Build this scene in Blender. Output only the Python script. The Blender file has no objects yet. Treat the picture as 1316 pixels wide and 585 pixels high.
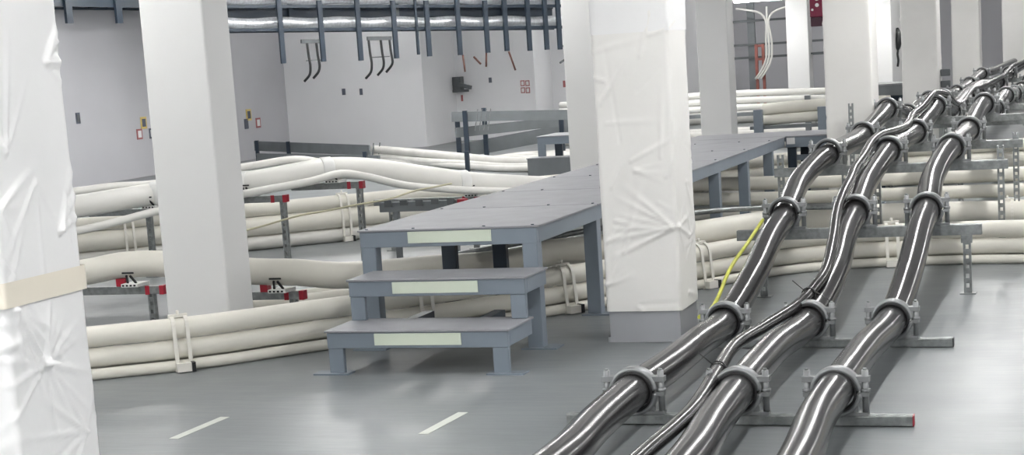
# cable basement: scene built in metres; X right, Y along the black cable run, Z up
DATA = {'C_sup': [(-5.908, 11.75, 0.602), (-5.416, 12.0, 0.692), (-4.91, 12.75, 0.515), (-7.059, 11.5, 0.438), (-7.068, 11.5, 0.48)],
 'E_cables': {'a': [(-12.768, 26.5, 0.25), (-11.139, 25.4, 0.228), (-9.888, 24.3, 0.19), (-8.721, 23.2, 0.151), (-7.737, 22.4, 0.114),
                    (-6.507, 21.3, 0.096)],
              'b': [(-12.778, 26.5, 0.145), (-11.148, 25.4, 0.116), (-9.856, 24.2, 0.078), (-8.652, 23, 0.073), (-7.638, 22.1, 0.059),
                    (-6.419, 21, 0.057)],
              'c': [(-11.069, 25.2, 0.028), (-9.862, 24.2, 0.007), (-8.619, 22.9, 0.013), (-7.607, 22.0, 0.013), (-6.391, 20.9, 0.024)]},
 'E_rail': [(-14.435, 27.5, 0.339), (-13.2, 26.8, 0.343), (-11.045, 25.5, 0.23), (-14.446, 27.5, 0.228), (-12.448, 25.8, 0.091)],
 'F': [(-9.418, 24.6, 0.695), (-7.653, 24.6, 0.606), (-9.144, 24.4, 0.468), (-8.287, 26, 0.479), (-9.196, 24.5, 0.783), (-9.098, 25, 0.801),
       (-7.955, 25, 0.53)],
 'G': [(-2.262, 14.6, 0.335), (-1.047, 14.6, 0.314), (-1.049, 14.6, 0.237), (-0.64, 14.6, 0.324)],
 'H': [(-5.218, 26, 0.777), (-4.542, 26, 0.729), (-5.223, 26, 0.66), (-5.228, 26, 0.542), (-4.402, 23.5, 0.617), (-3.552, 23.5, 0.626),
       (-4.407, 23.5, 0.511), (-3.556, 23.5, 0.5), (-4.445, 23, 0.643), (-3.612, 23, 0.6)],
 'cord': [(-5.953, 11.2, 0.397), (-5.583, 11.3, 0.478), (-5.409, 11.4, 0.497), (-5.201, 11.5, 0.526), (-5.036, 11.7, 0.541), (-4.969, 12.0, 0.568),
          (-4.896, 12.3, 0.574), (-4.882, 12.6, 0.571)],
 'left_cable': [(-1.76, 3.2, 0.14), (-1.79, 4.6, 0.138), (-1.78, 5.507, 0.14), (-1.814, 5.993, 0.14), (-1.83, 6.62, 0.14), (-1.815, 7.158, 0.14),
                (-1.821, 7.75, 0.138), (-1.82, 8.36, 0.137), (-1.8, 9.023, 0.273), (-1.812, 9.65, 0.41), (-1.81, 10.1, 0.485), (-1.862, 10.9, 0.6),
                (-1.85, 11.45, 0.675), (-1.808, 11.85, 0.722), (-1.785, 12.5, 0.735), (-1.798, 13.6, 0.752), (-1.8, 14.6, 0.82),
                (-1.807, 15.3, 0.868), (-1.82, 16.1, 0.83), (-1.82, 17, 0.74), (-1.8, 19, 0.79), (-1.8, 20.8, 0.74), (-1.8, 22.7, 0.73),
                (-1.79, 24.8, 0.77), (-1.8, 27.5, 0.83), (-1.8, 30, 0.8), (-1.8, 37.5, 0.8)],
 'low_cable': [(-6.106, 9.2, 0.354), (-5.835, 9.25, 0.391), (-5.57, 9.3, 0.388), (-4.947, 9.35, 0.319), (-4.672, 9.35, 0.309), (-4.416, 9.4, 0.277),
               (-3.839, 9.55, 0.287), (-3.464, 9.85, 0.277), (-3.28, 10.05, 0.305), (-3.047, 10.2, 0.305), (-2.722, 10.5, 0.314),
               (-2.374, 10.85, 0.328), (-2.241, 11.5, 0.293), (-1.948, 12.5, 0.219), (-1.526, 13.2, 0.16), (-0.975, 13.5, 0.129)],
 'low_rails': [(-5.516, 9.2, 0.245), (-4.648, 9.35, 0.164), (-6.101, 9.2, 0.25), (-5.62, 9.2, 0.193)],
 'middle_cable': [(-1.3, 3.2, 0.14), (-1.32, 4.6, 0.138), (-1.338, 5.535, 0.139), (-1.375, 6.011, 0.14), (-1.403, 6.62, 0.142), (-1.429, 7.57, 0.139),
                  (-1.398, 8.36, 0.137), (-1.369, 9.06, 0.28), (-1.395, 9.65, 0.41), (-1.396, 10.1, 0.49), (-1.425, 10.8, 0.59), (-1.41, 11.4, 0.68),
                  (-1.398, 11.85, 0.732), (-1.403, 12.9, 0.745), (-1.393, 13.6, 0.753), (-1.385, 14.7, 0.83), (-1.39, 15.3, 0.868),
                  (-1.4, 16.2, 0.82), (-1.4, 17.2, 0.76), (-1.4, 19, 0.82), (-1.4, 20.8, 0.85), (-1.4, 22.7, 0.8), (-1.4, 26, 0.76), (-1.4, 30, 0.82),
                  (-1.4, 37.5, 0.8)],
 'right_cable': [(-0.92, 3.2, 0.14), (-0.94, 4.6, 0.138), (-0.973, 5.558, 0.139), (-1.014, 6.155, 0.14), (-1.012, 6.62, 0.15), (-1.019, 7.519, 0.139),
                 (-0.995, 8.36, 0.14), (-0.982, 9.036, 0.275), (-0.985, 9.65, 0.42), (-0.985, 10.1, 0.5), (-1.02, 10.8, 0.6), (-1.013, 11.35, 0.675),
                 (-0.983, 11.85, 0.737), (-0.989, 12.75, 0.745), (-0.995, 13.6, 0.754), (-1.0, 14.7, 0.83), (-0.988, 15.3, 0.872), (-1, 16.2, 0.82),
                 (-1, 17.1, 0.75), (-1, 19, 0.8), (-1, 20.8, 0.75), (-1, 22.7, 0.73), (-1, 26, 0.76), (-1, 30, 0.78), (-1, 37.5, 0.8)],
 'thin_cable': [(-1.46, 3.2, 0.16), (-1.47, 4.6, 0.17), (-1.463, 5.345, 0.183), (-1.452, 5.748, 0.185), (-1.455, 6.067, 0.186),
                (-1.524, 6.825, 0.186), (-1.574, 7.422, 0.184), (-1.534, 7.954, 0.182), (-1.439, 8.398, 0.224), (-1.393, 8.611, 0.283),
                (-1.379, 8.782, 0.318), (-1.409, 9.282, 0.421), (-1.454, 9.763, 0.52), (-1.47, 10.142, 0.595), (-1.48, 10.558, 0.652),
                (-1.493, 10.803, 0.685), (-1.485, 11.197, 0.738), (-1.486, 11.696, 0.806), (-1.469, 11.987, 0.828), (-1.41, 12.399, 0.833),
                (-1.395, 13.033, 0.841), (-1.444, 13.9, 0.869), (-1.413, 14.4, 0.912), (-1.391, 14.85, 0.974), (-1.386, 15.3, 0.989),
                (-1.353, 15.9, 0.944), (-1.346, 16.8, 0.827), (-1.335, 17.6, 0.806), (-1.327, 18.8, 0.884), (-1.33, 19.8, 0.874),
                (-1.322, 21.3, 0.866), (-1.311, 23, 0.869), (-1.303, 24.3, 0.87), (-1.321, 27, 0.932), (-1.31, 29, 0.933), (-1.3, 37.5, 0.9)],
 'upper_cable': [(-7.376, 11.1, 0.621), (-7.168, 11.4, 0.638), (-7.004, 11.7, 0.652), (-6.143, 11.75, 0.712), (-5.859, 11.85, 0.746),
                 (-5.665, 12.0, 0.767), (-5.473, 12.3, 0.736), (-5.182, 12.7, 0.636), (-4.901, 13.0, 0.549), (-4.641, 13.4, 0.478),
                 (-4.42, 14.2, 0.385)],
 'upper_thin_back': [(-7.526, 11.4, 0.717), (-7.352, 11.6, 0.728), (-7.115, 11.9, 0.717), (-6.677, 12.0, 0.778), (-6.261, 12.0, 0.822),
                     (-5.972, 12.1, 0.845), (-5.826, 12.35, 0.789), (-5.717, 12.55, 0.75)],
 'upper_thin_front': [(-7.264, 10.95, 0.452), (-7.061, 11.2, 0.489), (-6.899, 11.5, 0.529), (-6.045, 11.55, 0.649), (-5.66, 11.7, 0.698),
                      (-5.481, 11.85, 0.737), (-5.344, 12.0, 0.695), (-5.196, 12.4, 0.588), (-4.896, 12.8, 0.504), (-4.575, 13.2, 0.443),
                      (-4.43, 14.0, 0.363)]}
import bpy, bmesh, math, random
from mathutils import Vector, Matrix, noise

random.seed(7)
scene = bpy.context.scene
COL = scene.collection
V = Vector

# ------------------------------------------------------------------ materials
MATS = {}
def new_mat(name):
    m = bpy.data.materials.new(name); m.use_nodes = True
    nt = m.node_tree
    return m, nt, nt.nodes['Principled BSDF']

def mat(name, col, rough=.5, metal=0., var=.06, scale=6., bump=0., bscale=40., spec=.5, detail=4., stretch=(1, 1, 1), coat=0.):
    """painted / plastic / metal surface with a slight procedural mottling"""
    m, nt, b = new_mat(name)
    tc = nt.nodes.new('ShaderNodeTexCoord'); mp = nt.nodes.new('ShaderNodeMapping')
    mp.inputs['Scale'].default_value = stretch
    nt.links.new(tc.outputs['Object'], mp.inputs['Vector'])
    n = nt.nodes.new('ShaderNodeTexNoise'); n.inputs['Scale'].default_value = scale; n.inputs['Detail'].default_value = detail
    nt.links.new(mp.outputs['Vector'], n.inputs['Vector'])
    r = nt.nodes.new('ShaderNodeValToRGB')
    lo = [max(0, c * (1 - var)) for c in col]; hi = [min(1, c * (1 + var)) for c in col]
    r.color_ramp.elements[0].position = .3; r.color_ramp.elements[1].position = .7
    r.color_ramp.elements[0].color = (*lo, 1); r.color_ramp.elements[1].color = (*hi, 1)
    nt.links.new(n.outputs['Fac'], r.inputs['Fac']); nt.links.new(r.outputs['Color'], b.inputs['Base Color'])
    b.inputs['Roughness'].default_value = rough; b.inputs['Metallic'].default_value = metal
    b.inputs['Specular IOR Level'].default_value = spec
    if coat: b.inputs['Coat Weight'].default_value = coat; b.inputs['Coat Roughness'].default_value = .15
    if bump:
        n2 = nt.nodes.new('ShaderNodeTexNoise'); n2.inputs['Scale'].default_value = bscale; n2.inputs['Detail'].default_value = 5
        nt.links.new(mp.outputs['Vector'], n2.inputs['Vector'])
        bp = nt.nodes.new('ShaderNodeBump'); bp.inputs['Strength'].default_value = bump; bp.inputs['Distance'].default_value = .01
        nt.links.new(n2.outputs['Fac'], bp.inputs['Height']); nt.links.new(bp.outputs['Normal'], b.inputs['Normal'])
    MATS[name] = m
    return m

def emit(name, col, s):
    m, nt, b = new_mat(name)
    b.inputs['Base Color'].default_value = (*col, 1)
    b.inputs['Emission Color'].default_value = (*col, 1); b.inputs['Emission Strength'].default_value = s
    MATS[name] = m

LAMP = 40.
mat('wall_paint', (.80, .80, .815), .7, var=.03, scale=.8, bump=.05, bscale=30)
mat('wall_paint_grey', (.50, .50, .525), .7, var=.05, scale=.6, bump=.05, bscale=30)
mat('ceiling_paint', (.70, .70, .70), .8, var=.03, scale=1)
mat('column_paint', (.66, .66, .655), .55, var=.02, scale=1.2, bump=.04, bscale=60)
mat('column_grey', (.33, .34, .36), .35, var=.05, scale=3)
mat('plastic_wrap', (.77, .76, .735), .33, var=.025, scale=2.2, bump=.25, bscale=7, spec=.5)
mat('plastic_wrap_thin', (.79, .79, .79), .28, var=.03, scale=2.5, bump=.4, bscale=5, spec=.5)
mat('packing_tape', (.75, .70, .60), .3, var=.04, scale=3, bump=.15, bscale=10)
mat('blue_grey_paint', (.19, .225, .265), .42, var=.05, scale=5)
mat('tread_paint', (.27, .275, .295), .55, var=.08, scale=7, bump=.05, bscale=90)
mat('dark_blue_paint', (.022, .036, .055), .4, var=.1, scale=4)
mat('rack_grey', (.17, .185, .195), .65, var=.1, scale=4)
mat('glow_strip', (.60, .66, .55), .5, var=.02, scale=10)
mat('cable_jacket', (.022, .021, .022), .2, var=.3, scale=9, stretch=(7, .6, 7), bump=.015, bscale=8, spec=.45)
mat('cast_alloy', (.27, .28, .285), .42, .5, var=.08, scale=20, bump=.08, bscale=120)
mat('galvanised', (.27, .285, .285), .38, .75, var=.22, scale=30, bump=.05, bscale=80)
mat('rubber', (.012, .012, .013), .6, var=.2)
mat('cream_jacket', (.70, .68, .61), .5, var=.05, scale=3, bump=.06, bscale=25)
mat('white_jacket', (.82, .81, .77), .45, var=.03, scale=3, bump=.05, bscale=25)
mat('dull_jacket', (.60, .59, .56), .55, var=.08, scale=4, bump=.06, bscale=25)
mat('cream_plastic', (.73, .71, .65), .45, var=.04, scale=8)
mat('white_plastic', (.80, .80, .78), .4, var=.03, scale=8)
mat('black_plastic', (.012, .013, .015), .4, var=.2)
mat('red_cap', (.36, .012, .03), .4, var=.15, scale=10)
mat('foil', (.80, .82, .85), .3, .7, var=.15, scale=10, stretch=(3, 3, 1), bump=.8, bscale=9)
mat('rust_strip', (.11, .045, .035), .6, var=.3, scale=30)
mat('yellow_green', (.50, .52, .07), .45, var=.2, scale=14)
mat('cord_beige', (.50, .47, .33), .7, var=.1)
mat('sign_yellow', (.65, .50, .16), .5, var=.05)
mat('sign_red', (.36, .12, .12), .5, var=.05)
mat('sign_dark', (.09, .10, .13), .5, var=.05)
mat('sign_white', (.75, .75, .75), .5, var=.02)
mat('magenta_red', (.19, .006, .040), .35, var=.12, scale=6)
mat('maroon', (.05, .012, .025), .4, var=.1)
mat('device_grey', (.10, .11, .115), .5, var=.1)
mat('rust_red', (.30, .10, .08), .6, var=.2)
mat('lamp_body', (.8, .8, .8), .4, var=.02)
mat('mark_paint', (.60, .62, .57), .5, var=.05, scale=12)
emit('lamp_tube', (1, .99, .975), LAMP)

def floor_mat():
    m, nt, b = new_mat('floor_epoxy')
    tc = nt.nodes.new('ShaderNodeTexCoord')
    n = nt.nodes.new('ShaderNodeTexNoise'); n.inputs['Scale'].default_value = .9; n.inputs['Detail'].default_value = 6
    n2 = nt.nodes.new('ShaderNodeTexNoise'); n2.inputs['Scale'].default_value = 3; n2.inputs['Detail'].default_value = 4
    nt.links.new(tc.outputs['Object'], n.inputs['Vector']); nt.links.new(tc.outputs['Object'], n2.inputs['Vector'])
    r = nt.nodes.new('ShaderNodeValToRGB')
    r.color_ramp.elements[0].position = .3; r.color_ramp.elements[1].position = .72
    r.color_ramp.elements[0].color = (.175, .19, .195, 1); r.color_ramp.elements[1].color = (.215, .23, .236, 1)
    nt.links.new(n.outputs['Fac'], r.inputs['Fac']); nt.links.new(r.outputs['Color'], b.inputs['Base Color'])
    mr = nt.nodes.new('ShaderNodeMapRange'); mr.inputs['To Min'].default_value = .27; mr.inputs['To Max'].default_value = .42
    nt.links.new(n2.outputs['Fac'], mr.inputs['Value']); nt.links.new(mr.outputs['Result'], b.inputs['Roughness'])
    n3 = nt.nodes.new('ShaderNodeTexNoise'); n3.inputs['Scale'].default_value = 5; n3.inputs['Detail'].default_value = 3
    mp = nt.nodes.new('ShaderNodeMapping'); mp.inputs['Scale'].default_value = (.5, 2.2, 1)
    nt.links.new(tc.outputs['Object'], mp.inputs['Vector']); nt.links.new(mp.outputs['Vector'], n3.inputs['Vector'])
    bp = nt.nodes.new('ShaderNodeBump'); bp.inputs['Strength'].default_value = .12; bp.inputs['Distance'].default_value = .02
    nt.links.new(n3.outputs['Fac'], bp.inputs['Height']); nt.links.new(bp.outputs['Normal'], b.inputs['Normal'])
    b.inputs['Specular IOR Level'].default_value = .18
    MATS['floor_epoxy'] = m
floor_mat()

# ------------------------------------------------------------------ mesh builder
class MB:
    def __init__(self): self.v = []; self.f = []; self.s = []
    def add(self, vs, fs, smooth=False):
        o = len(self.v); self.v += [tuple(x) for x in vs]
        for f in fs: self.f.append([i + o for i in f]); self.s.append(smooth)
        return self
    def box(self, a, b):
        x0, y0, z0 = a; x1, y1, z1 = b
        self.add([(x0,y0,z0),(x1,y0,z0),(x1,y1,z0),(x0,y1,z0),(x0,y0,z1),(x1,y0,z1),(x1,y1,z1),(x0,y1,z1)],
                 [(3,2,1,0),(4,5,6,7),(0,1,5,4),(1,2,6,5),(2,3,7,6),(3,0,4,7)]); return self
    def bar(self, p, q, w, h, up=(0, 0, 1)):
        """rectangular bar from p to q, w sideways and h along up"""
        p = V(p); q = V(q); d = (q - p).normalized(); up = V(up)
        s = d.cross(up)
        if s.length < 1e-5: s = d.cross(V((1, 0, 0)))
        s.normalize(); u = s.cross(d)
        c = [(-w/2, -h/2), (w/2, -h/2), (w/2, h/2), (-w/2, h/2)]
        vs = [p + s*a + u*b for a, b in c] + [q + s*a + u*b for a, b in c]
        self.add(vs, [(0,1,2,3),(7,6,5,4),(1,0,4,5),(2,1,5,6),(3,2,6,7),(0,3,7,4)]); return self
    def tube(self, pts, r, n=12, caps=True):
        pts = [V(p) for p in pts]; vs = []; fs = []
        up = None
        for i, p in enumerate(pts):
            t = (pts[min(i+1, len(pts)-1)] - pts[max(i-1, 0)]).normalized()
            if up is None:
                up = V((0, 0, 1)) if abs(t.z) < .9 else V((1, 0, 0))
            s = t.cross(up).normalized(); up = s.cross(t).normalized()
            rr = r[i] if isinstance(r, (list, tuple)) else r
            for k in range(n):
                a = 2*math.pi*k/n
                vs.append(p + s*math.cos(a)*rr + up*math.sin(a)*rr)
        for i in range(len(pts)-1):
            for k in range(n):
                a = i*n + k; b = i*n + (k+1) % n
                fs.append((a, b, b+n, a+n))
        self.add(vs, fs, True)
        if caps:
            o = len(self.v) - len(vs)
            self.f.append([o + k for k in range(n)][::-1]); self.s.append(False)
            self.f.append([o + len(vs) - n + k for k in range(n)]); self.s.append(False)
        return self
    def cyl(self, p, q, r, n=12): return self.tube([p, q], r, n)
    def ring(self, c, ro, ri, length, a0=0, a1=360, n=28, axis=1):
        """hollow ring or arc whose axis is Y, centred on c"""
        c = V(c); full = abs(a1 - a0) >= 360; vs = []; fs = []
        m = n if full else n + 1
        for k in range(m):
            a = math.radians(a0 + (a1 - a0)*k/n)
            ca, sa = math.cos(a), math.sin(a)
            for rr, yy in ((ri, -length/2), (ro, -length/2), (ro, length/2), (ri, length/2)):
                vs.append(c + V((ca*rr, yy, sa*rr)))
        for k in range(n):
            a = k*4; b = ((k+1) % m)*4
            for j in range(4):
                j2 = (j+1) % 4
                fs.append((a+j, b+j, b+j2, a+j2))
        self.add(vs, fs, True)
        if not full:
            o = len(self.v) - len(vs); e = o + (m-1)*4
            self.f += [[o, o+1, o+2, o+3], [e+3, e+2, e+1, e]]; self.s += [False, False]
        return self
    def band(self, loop, d, width, thick):
        """closed strap: loop of (u, z) points in the plane across direction d is handled by caller as world points"""
        n = len(loop); d = V(d); vs = []; fs = []
        cen = sum((V(p) for p in loop), V()) / n
        for p in loop:
            p = V(p); o = (p - cen).normalized()*thick
            vs += [p - d*width/2, p + o - d*width/2, p + o + d*width/2, p + d*width/2]
        for k in range(n):
            a = k*4; b = ((k+1) % n)*4
            for j in range(4):
                j2 = (j+1) % 4
                fs.append((a+j, a+j2, b+j2, b+j))
        self.add(vs, fs, False); return self
    def build(self, name, m, parent=None, origin=None, bevel=0., kind=None):
        o = V(origin) if origin else (V(parent['_o']) if parent else V())
        me = bpy.data.meshes.new(name)
        me.from_pydata([tuple(V(v) - o) for v in self.v], [], self.f)
        me.polygons.foreach_set('use_smooth', self.s)
        bm = bmesh.new(); bm.from_mesh(me); bmesh.ops.recalc_face_normals(bm, faces=bm.faces); bm.to_mesh(me); bm.free()
        me.materials.append(MATS[m]); me.update()
        ob = bpy.data.objects.new(name, me); COL.objects.link(ob)
        if parent:
            ob.parent = parent
            while parent.parent: parent = parent.parent
            ob['_o'] = tuple(o)
        else:
            ob.location = o
        if bevel:
            b = ob.modifiers.new('Bevel', 'BEVEL'); b.width = bevel; b.segments = 2; b.limit_method = 'ANGLE'
        if kind: ob['kind'] = kind
        return ob

def part(name, mb, m, parent, bevel=0., label=None):
    o = mb.build(name, m, parent, bevel=bevel)
    if label: o['label'] = label
    return o
def thing(name, label, cat, loc=(0, 0, 0), group=None):
    o = bpy.data.objects.new(name, None); COL.objects.link(o)
    o.empty_display_size = .1
    o.location = loc; o['_o'] = tuple(loc); o['label'] = label; o['category'] = cat
    if group: o['group'] = group
    return o
def solo(name, mb, m, label, cat, origin, group=None, bevel=0.):
    o = mb.build(name, m, None, origin, bevel); o['label'] = label; o['category'] = cat
    if group: o['group'] = group
    return o
def copy_tree(o, loc, label, group=None):
    """copy a thing, its parts and their sub-parts"""
    def rec(src, parent):
        c = src.copy(); COL.objects.link(c)
        if parent: c.parent = parent
        for ch in src.children: rec(ch, c)
        return c
    r = rec(o, None); r.location = loc; r['label'] = label
    if group: r['group'] = group
    return r
def structure(name, mb, m): return mb.build(name, m, None, kind='structure')

def smooth_path(pts, step=.06):
    """centripetal Catmull-Rom through pts"""
    P = [V(p) for p in pts]
    P = [P[0]*2 - P[1]] + P + [P[-1]*2 - P[-2]]
    out = []
    for i in range(1, len(P)-2):
        p0, p1, p2, p3 = P[i-1], P[i], P[i+1], P[i+2]
        t0 = 0; t1 = t0 + max((p1-p0).length, 1e-4)**.5; t2 = t1 + max((p2-p1).length, 1e-4)**.5; t3 = t2 + max((p3-p2).length, 1e-4)**.5
        n = max(2, min(60, int((p2-p1).length/step)))
        for k in range(n):
            t = t1 + (t2-t1)*k/n
            a1 = p0*((t1-t)/(t1-t0)) + p1*((t-t0)/(t1-t0)); a2 = p1*((t2-t)/(t2-t1)) + p2*((t-t1)/(t2-t1)); a3 = p2*((t3-t)/(t3-t2)) + p3*((t-t2)/(t3-t2))
            b1 = a1*((t2-t)/(t2-t0)) + a2*((t-t0)/(t2-t0)); b2 = a2*((t3-t)/(t3-t1)) + a3*((t-t1)/(t3-t1))
            out.append(b1*((t2-t)/(t2-t1)) + b2*((t-t1)/(t2-t1)))
    out.append(P[-2])
    return out
def shift_path(pts, side, dz):
    """offset a path sideways (right of travel, level) and up"""
    pts = [V(p) for p in pts]; out = []
    for i, p in enumerate(pts):
        t = pts[min(i+1, len(pts)-1)] - pts[max(i-1, 0)]; t.z = 0; t.normalize()
        out.append(p + V((t.y, -t.x, 0))*side + V((0, 0, dz)))
    return out
def along(pts, x):
    """point and level direction where a path crosses X = x"""
    for a, b in zip(pts, pts[1:]):
        if (a.x - x)*(b.x - x) <= 0 and abs(a.x-b.x) > 1e-9:
            t = (x - a.x)/(b.x - a.x); d = (b - a); d.z = 0
            return a.lerp(b, t), d.normalized()

# ------------------------------------------------------------------ the room
CEIL = 3.2
XR, YF, YB = 5.5, -3.0, 44.0
structure('floor', MB().box((-16, YF, -.1), (XR, YB + .2, 0)), 'floor_epoxy')
structure('ceiling', MB().box((-16, YF, CEIL), (XR, YB + .2, CEIL + .1)), 'ceiling_paint')
w = MB()
w.box((-15.1, YF, 0), (-14.9, 30, CEIL))
structure('wall_left', w, 'wall_paint_grey')
w = MB()
w.box((-15.1, 30, 0), (-12.05, 31.7, CEIL)); w.box((-15.1, 31.7, 0), (-10.41, 32.8, CEIL)); w.box((-15.1, 32.8, 0), (-9.0, 34.8, CEIL))
w.box((-9.2, 34.8, 0), (-9.0, YB, CEIL))
structure('wall_stepped', w, 'wall_paint')
structure('wall_back', MB().box((-9.2, YB, 0), (XR, YB + .2, CEIL)), 'wall_paint_grey')
structure('wall_right', MB().box((XR, YF, 0), (XR + .2, YB + .2, CEIL)), 'wall_paint')
structure('wall_front', MB().box((-15.1, YF - .2, 0), (XR + .2, YF, CEIL)), 'wall_paint')

# ------------------------------------------------------------------ columns
def wrapped_shell(x0, x1, y0, y1, z0, z1, amp, fr, seed, dz=.03, creases=26, hubs=()):
    """taut sheet wound round a square column: flat faces, rounded corners, crisp creases running over it"""
    m = MB(); r = .014; per = []; rnd = random.Random(seed)
    cor = [((x1-r, y0+r), -90), ((x1-r, y1-r), 0), ((x0+r, y1-r), 90), ((x0+r, y0+r), 180)]
    raw = []
    for (cx, cy), a in cor:
        for k in range(4):
            t = math.radians(a + 30*k); raw.append((cx + r*math.cos(t), cy + r*math.sin(t), math.cos(t), math.sin(t)))
    s = 0
    for i, p in enumerate(raw):
        q = raw[(i+1) % len(raw)]; L = math.hypot(q[0]-p[0], q[1]-p[1]); n = max(1, int(L/(dz*.8)))
        for k in range(n):
            t = k/n; per.append([p[j] + (q[j]-p[j])*t for j in range(4)] + [s + L*t])
        s += L
    cr = []
    for k in range(int(creases*(z1-z0))):
        hub = rnd.random() < .5
        if not hub or not cr: c = (rnd.uniform(0, s), rnd.uniform(z0, z1))
        else: c = cr[-1][0]
        a = rnd.gauss(.25, .75)
        cr.append((c, math.cos(a), math.sin(a), rnd.uniform(.15, .6), rnd.uniform(.014, .036), rnd.uniform(.3, 1.)*(-1 if rnd.random() < .25 else 1)))
    for hu, hz, n, a0, a1, ln, h in hubs:
        for k in range(n):
            a = math.radians(a0 + (a1-a0)*(k + rnd.uniform(-.2, .2))/max(1, n-1))
            cr.append(((hu % s, hz), math.cos(a), math.sin(a), ln*rnd.uniform(.6, 1.1), rnd.uniform(.012, .022), h*rnd.uniform(.6, 1.)))
    nz = int((z1-z0)/dz); N = len(per); vs = []; fs = []
    for j in range(nz+1):
        z = z0 + (z1-z0)*j/nz
        for (x, y, nx_, ny_, u) in per:
            a = noise.noise(V((x*fr + seed, y*fr, z*fr*.8)))
            d = .35*a + .4
            for (cu, cz), ca, sa, ln, w, h in cr:
                dz_ = z - cz
                if abs(dz_) > .5: continue
                du = (u - cu + s/2) % s - s/2
                al = (du*ca + dz_*sa)/ln
                if 0 <= al <= 1:
                    t = abs(dz_*ca - du*sa)/(w*(.4 + al))
                    if t < 1: d += h*(1-t)*(1-al)
            d = max(d*amp, -.003)
            vs.append((x + nx_*d, y + ny_*d, z))
    for j in range(nz):
        for k in range(N):
            a = j*N + k; b = j*N + (k+1) % N
            fs.append((a, b, b+N, a+N))
    m.add(vs, fs, True)
    return m
def square_loop(x0, x1, y0, y1, z, o):
    return [(x0-o, y0-o, z), (x1+o, y0-o, z), (x1+o, y1+o, z), (x0-o, y1+o, z)]
def column(x0, x1, y0, y1, label, wrap=None, band=False, group=None):
    c = thing('column', label, 'column', ((x0+x1)/2, (y0+y1)/2, 0), group)
    part('shaft', MB().box((x0, y0, 0), (x1, y1, CEIL)), 'column_paint', c, bevel=.012)
    if wrap:
        z0, z1, amp, fr, seed, m, dz, nc, hb = (*wrap, ())[:9]
        e = .012
        part('plastic_wrap', wrapped_shell(x0-e, x1+e, y0-e, y1+e, z0, z1, amp, fr, seed, dz, nc, hb), m, c)
    if band:
        part('base_band', MB().box((x0-.004, y0-.004, 0), (x1+.004, y1+.004, .235)), 'column_grey', c, bevel=.004)
        part('base_wrap', wrapped_shell(x0-.014, x1+.014, y0-.014, y1+.014, .001, .03, .008, 6, 3, .012, 60), 'column_grey', c)
    return c
c1 = column(-3.92, -3.44, 4.72, 5.16, 'white column at far left wrapped in crumpled shiny plastic with a cream tape band', (.02, 3.0, .015, 3.2, 17, 'plastic_wrap_thin', .011, 45, ((.20, .58, 5, 15, 75, .35, 1.0), (.20, .58, 5, 125, 215, .45, 1.0), (.20, .58, 4, 275, 340, .4, 1.0), (.05, .80, 5, 280, 330, .45, 1.0), (.40, .30, 5, 120, 230, .4, 1.0), (.1, .25, 4, 290, 350, .4, 1.0), (.1, 1.3, 4, 60, 120, .5, .7), (.25, 1.2, 3, 230, 300, .4, .7))))
t = MB().add(*(lambda s: (s.v, s.f, True))(wrapped_shell(-3.947, -3.413, 4.693, 5.187, .80, .885, .004, 5, 9, .014, 20))); part('tape_band', t, 'packing_tape', c1)
column(-5.12, -4.72, 8.56, 8.86, 'bare painted white column standing behind the strapped floor cables')
c3 = column(-2.475, -2.10, 8.56, 8.93, 'column wrapped in white plastic with grey painted base beside the steps', (.165, 3.0, .009, 3.4, 42, 'plastic_wrap', .011, 40, ((0, .60, 6, 140, 205, .42, 1.5), (.02, .60, 4, -50, 40, .30, 1.5), (-.38, .30, 5, 20, 80, .2, 1.1), (.3, .5, 4, 120, 220, .25, 1.2), (-.2, .9, 3, -25, 10, .3, .9))), band=True)
t = MB().add(*(lambda s: (s.v, s.f, True))(wrapped_shell(-2.494, -2.081, 8.541, 8.949, 1.60, 3.0, .001, 5, 9, .03, 4))); part('upper_wrap', t, 'plastic_wrap_thin', c3)
column(-5.07, -4.66, 16.4, 16.8, 'bare white column behind left edge of the steel platform')
column(-5.17, -4.75, 22.8, 23.2, 'bare white column standing behind far end of the steel platform')
column(-5.22, -4.84, 30.0, 30.4, 'distant white column left of the dark red hanging box')
column(-2.31, -1.93, 15.22, 15.62, 'plastic wrapped column at far end of platform left of the black cables', (.1, 3.0, .010, 3.0, 61, 'plastic_wrap', .03, 30))
column(-3.46, -3.20, 28.0, 29.5, 'far white column with grey side carrying a black handset')
column(-2.50, -2.08, 23.1, 23.6, 'far plastic wrapped column with crinkled wrap right of the handset', (.1, 3.0, .02, 2.6, 22, 'plastic_wrap', .035, 30))
column(-2.42, -2.0, 30.0, 30.5, 'most distant left plastic wrapped column behind the cable run', (.1, 3.0, .012, 2.6, 82, 'plastic_wrap', .05, 20))
column(-2.16, -1.60, 40.4, 40.9, 'farthest column at right edge behind the cable run', (.1, 3.0, .012, 2.6, 52, 'plastic_wrap', .06, 20))

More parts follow.
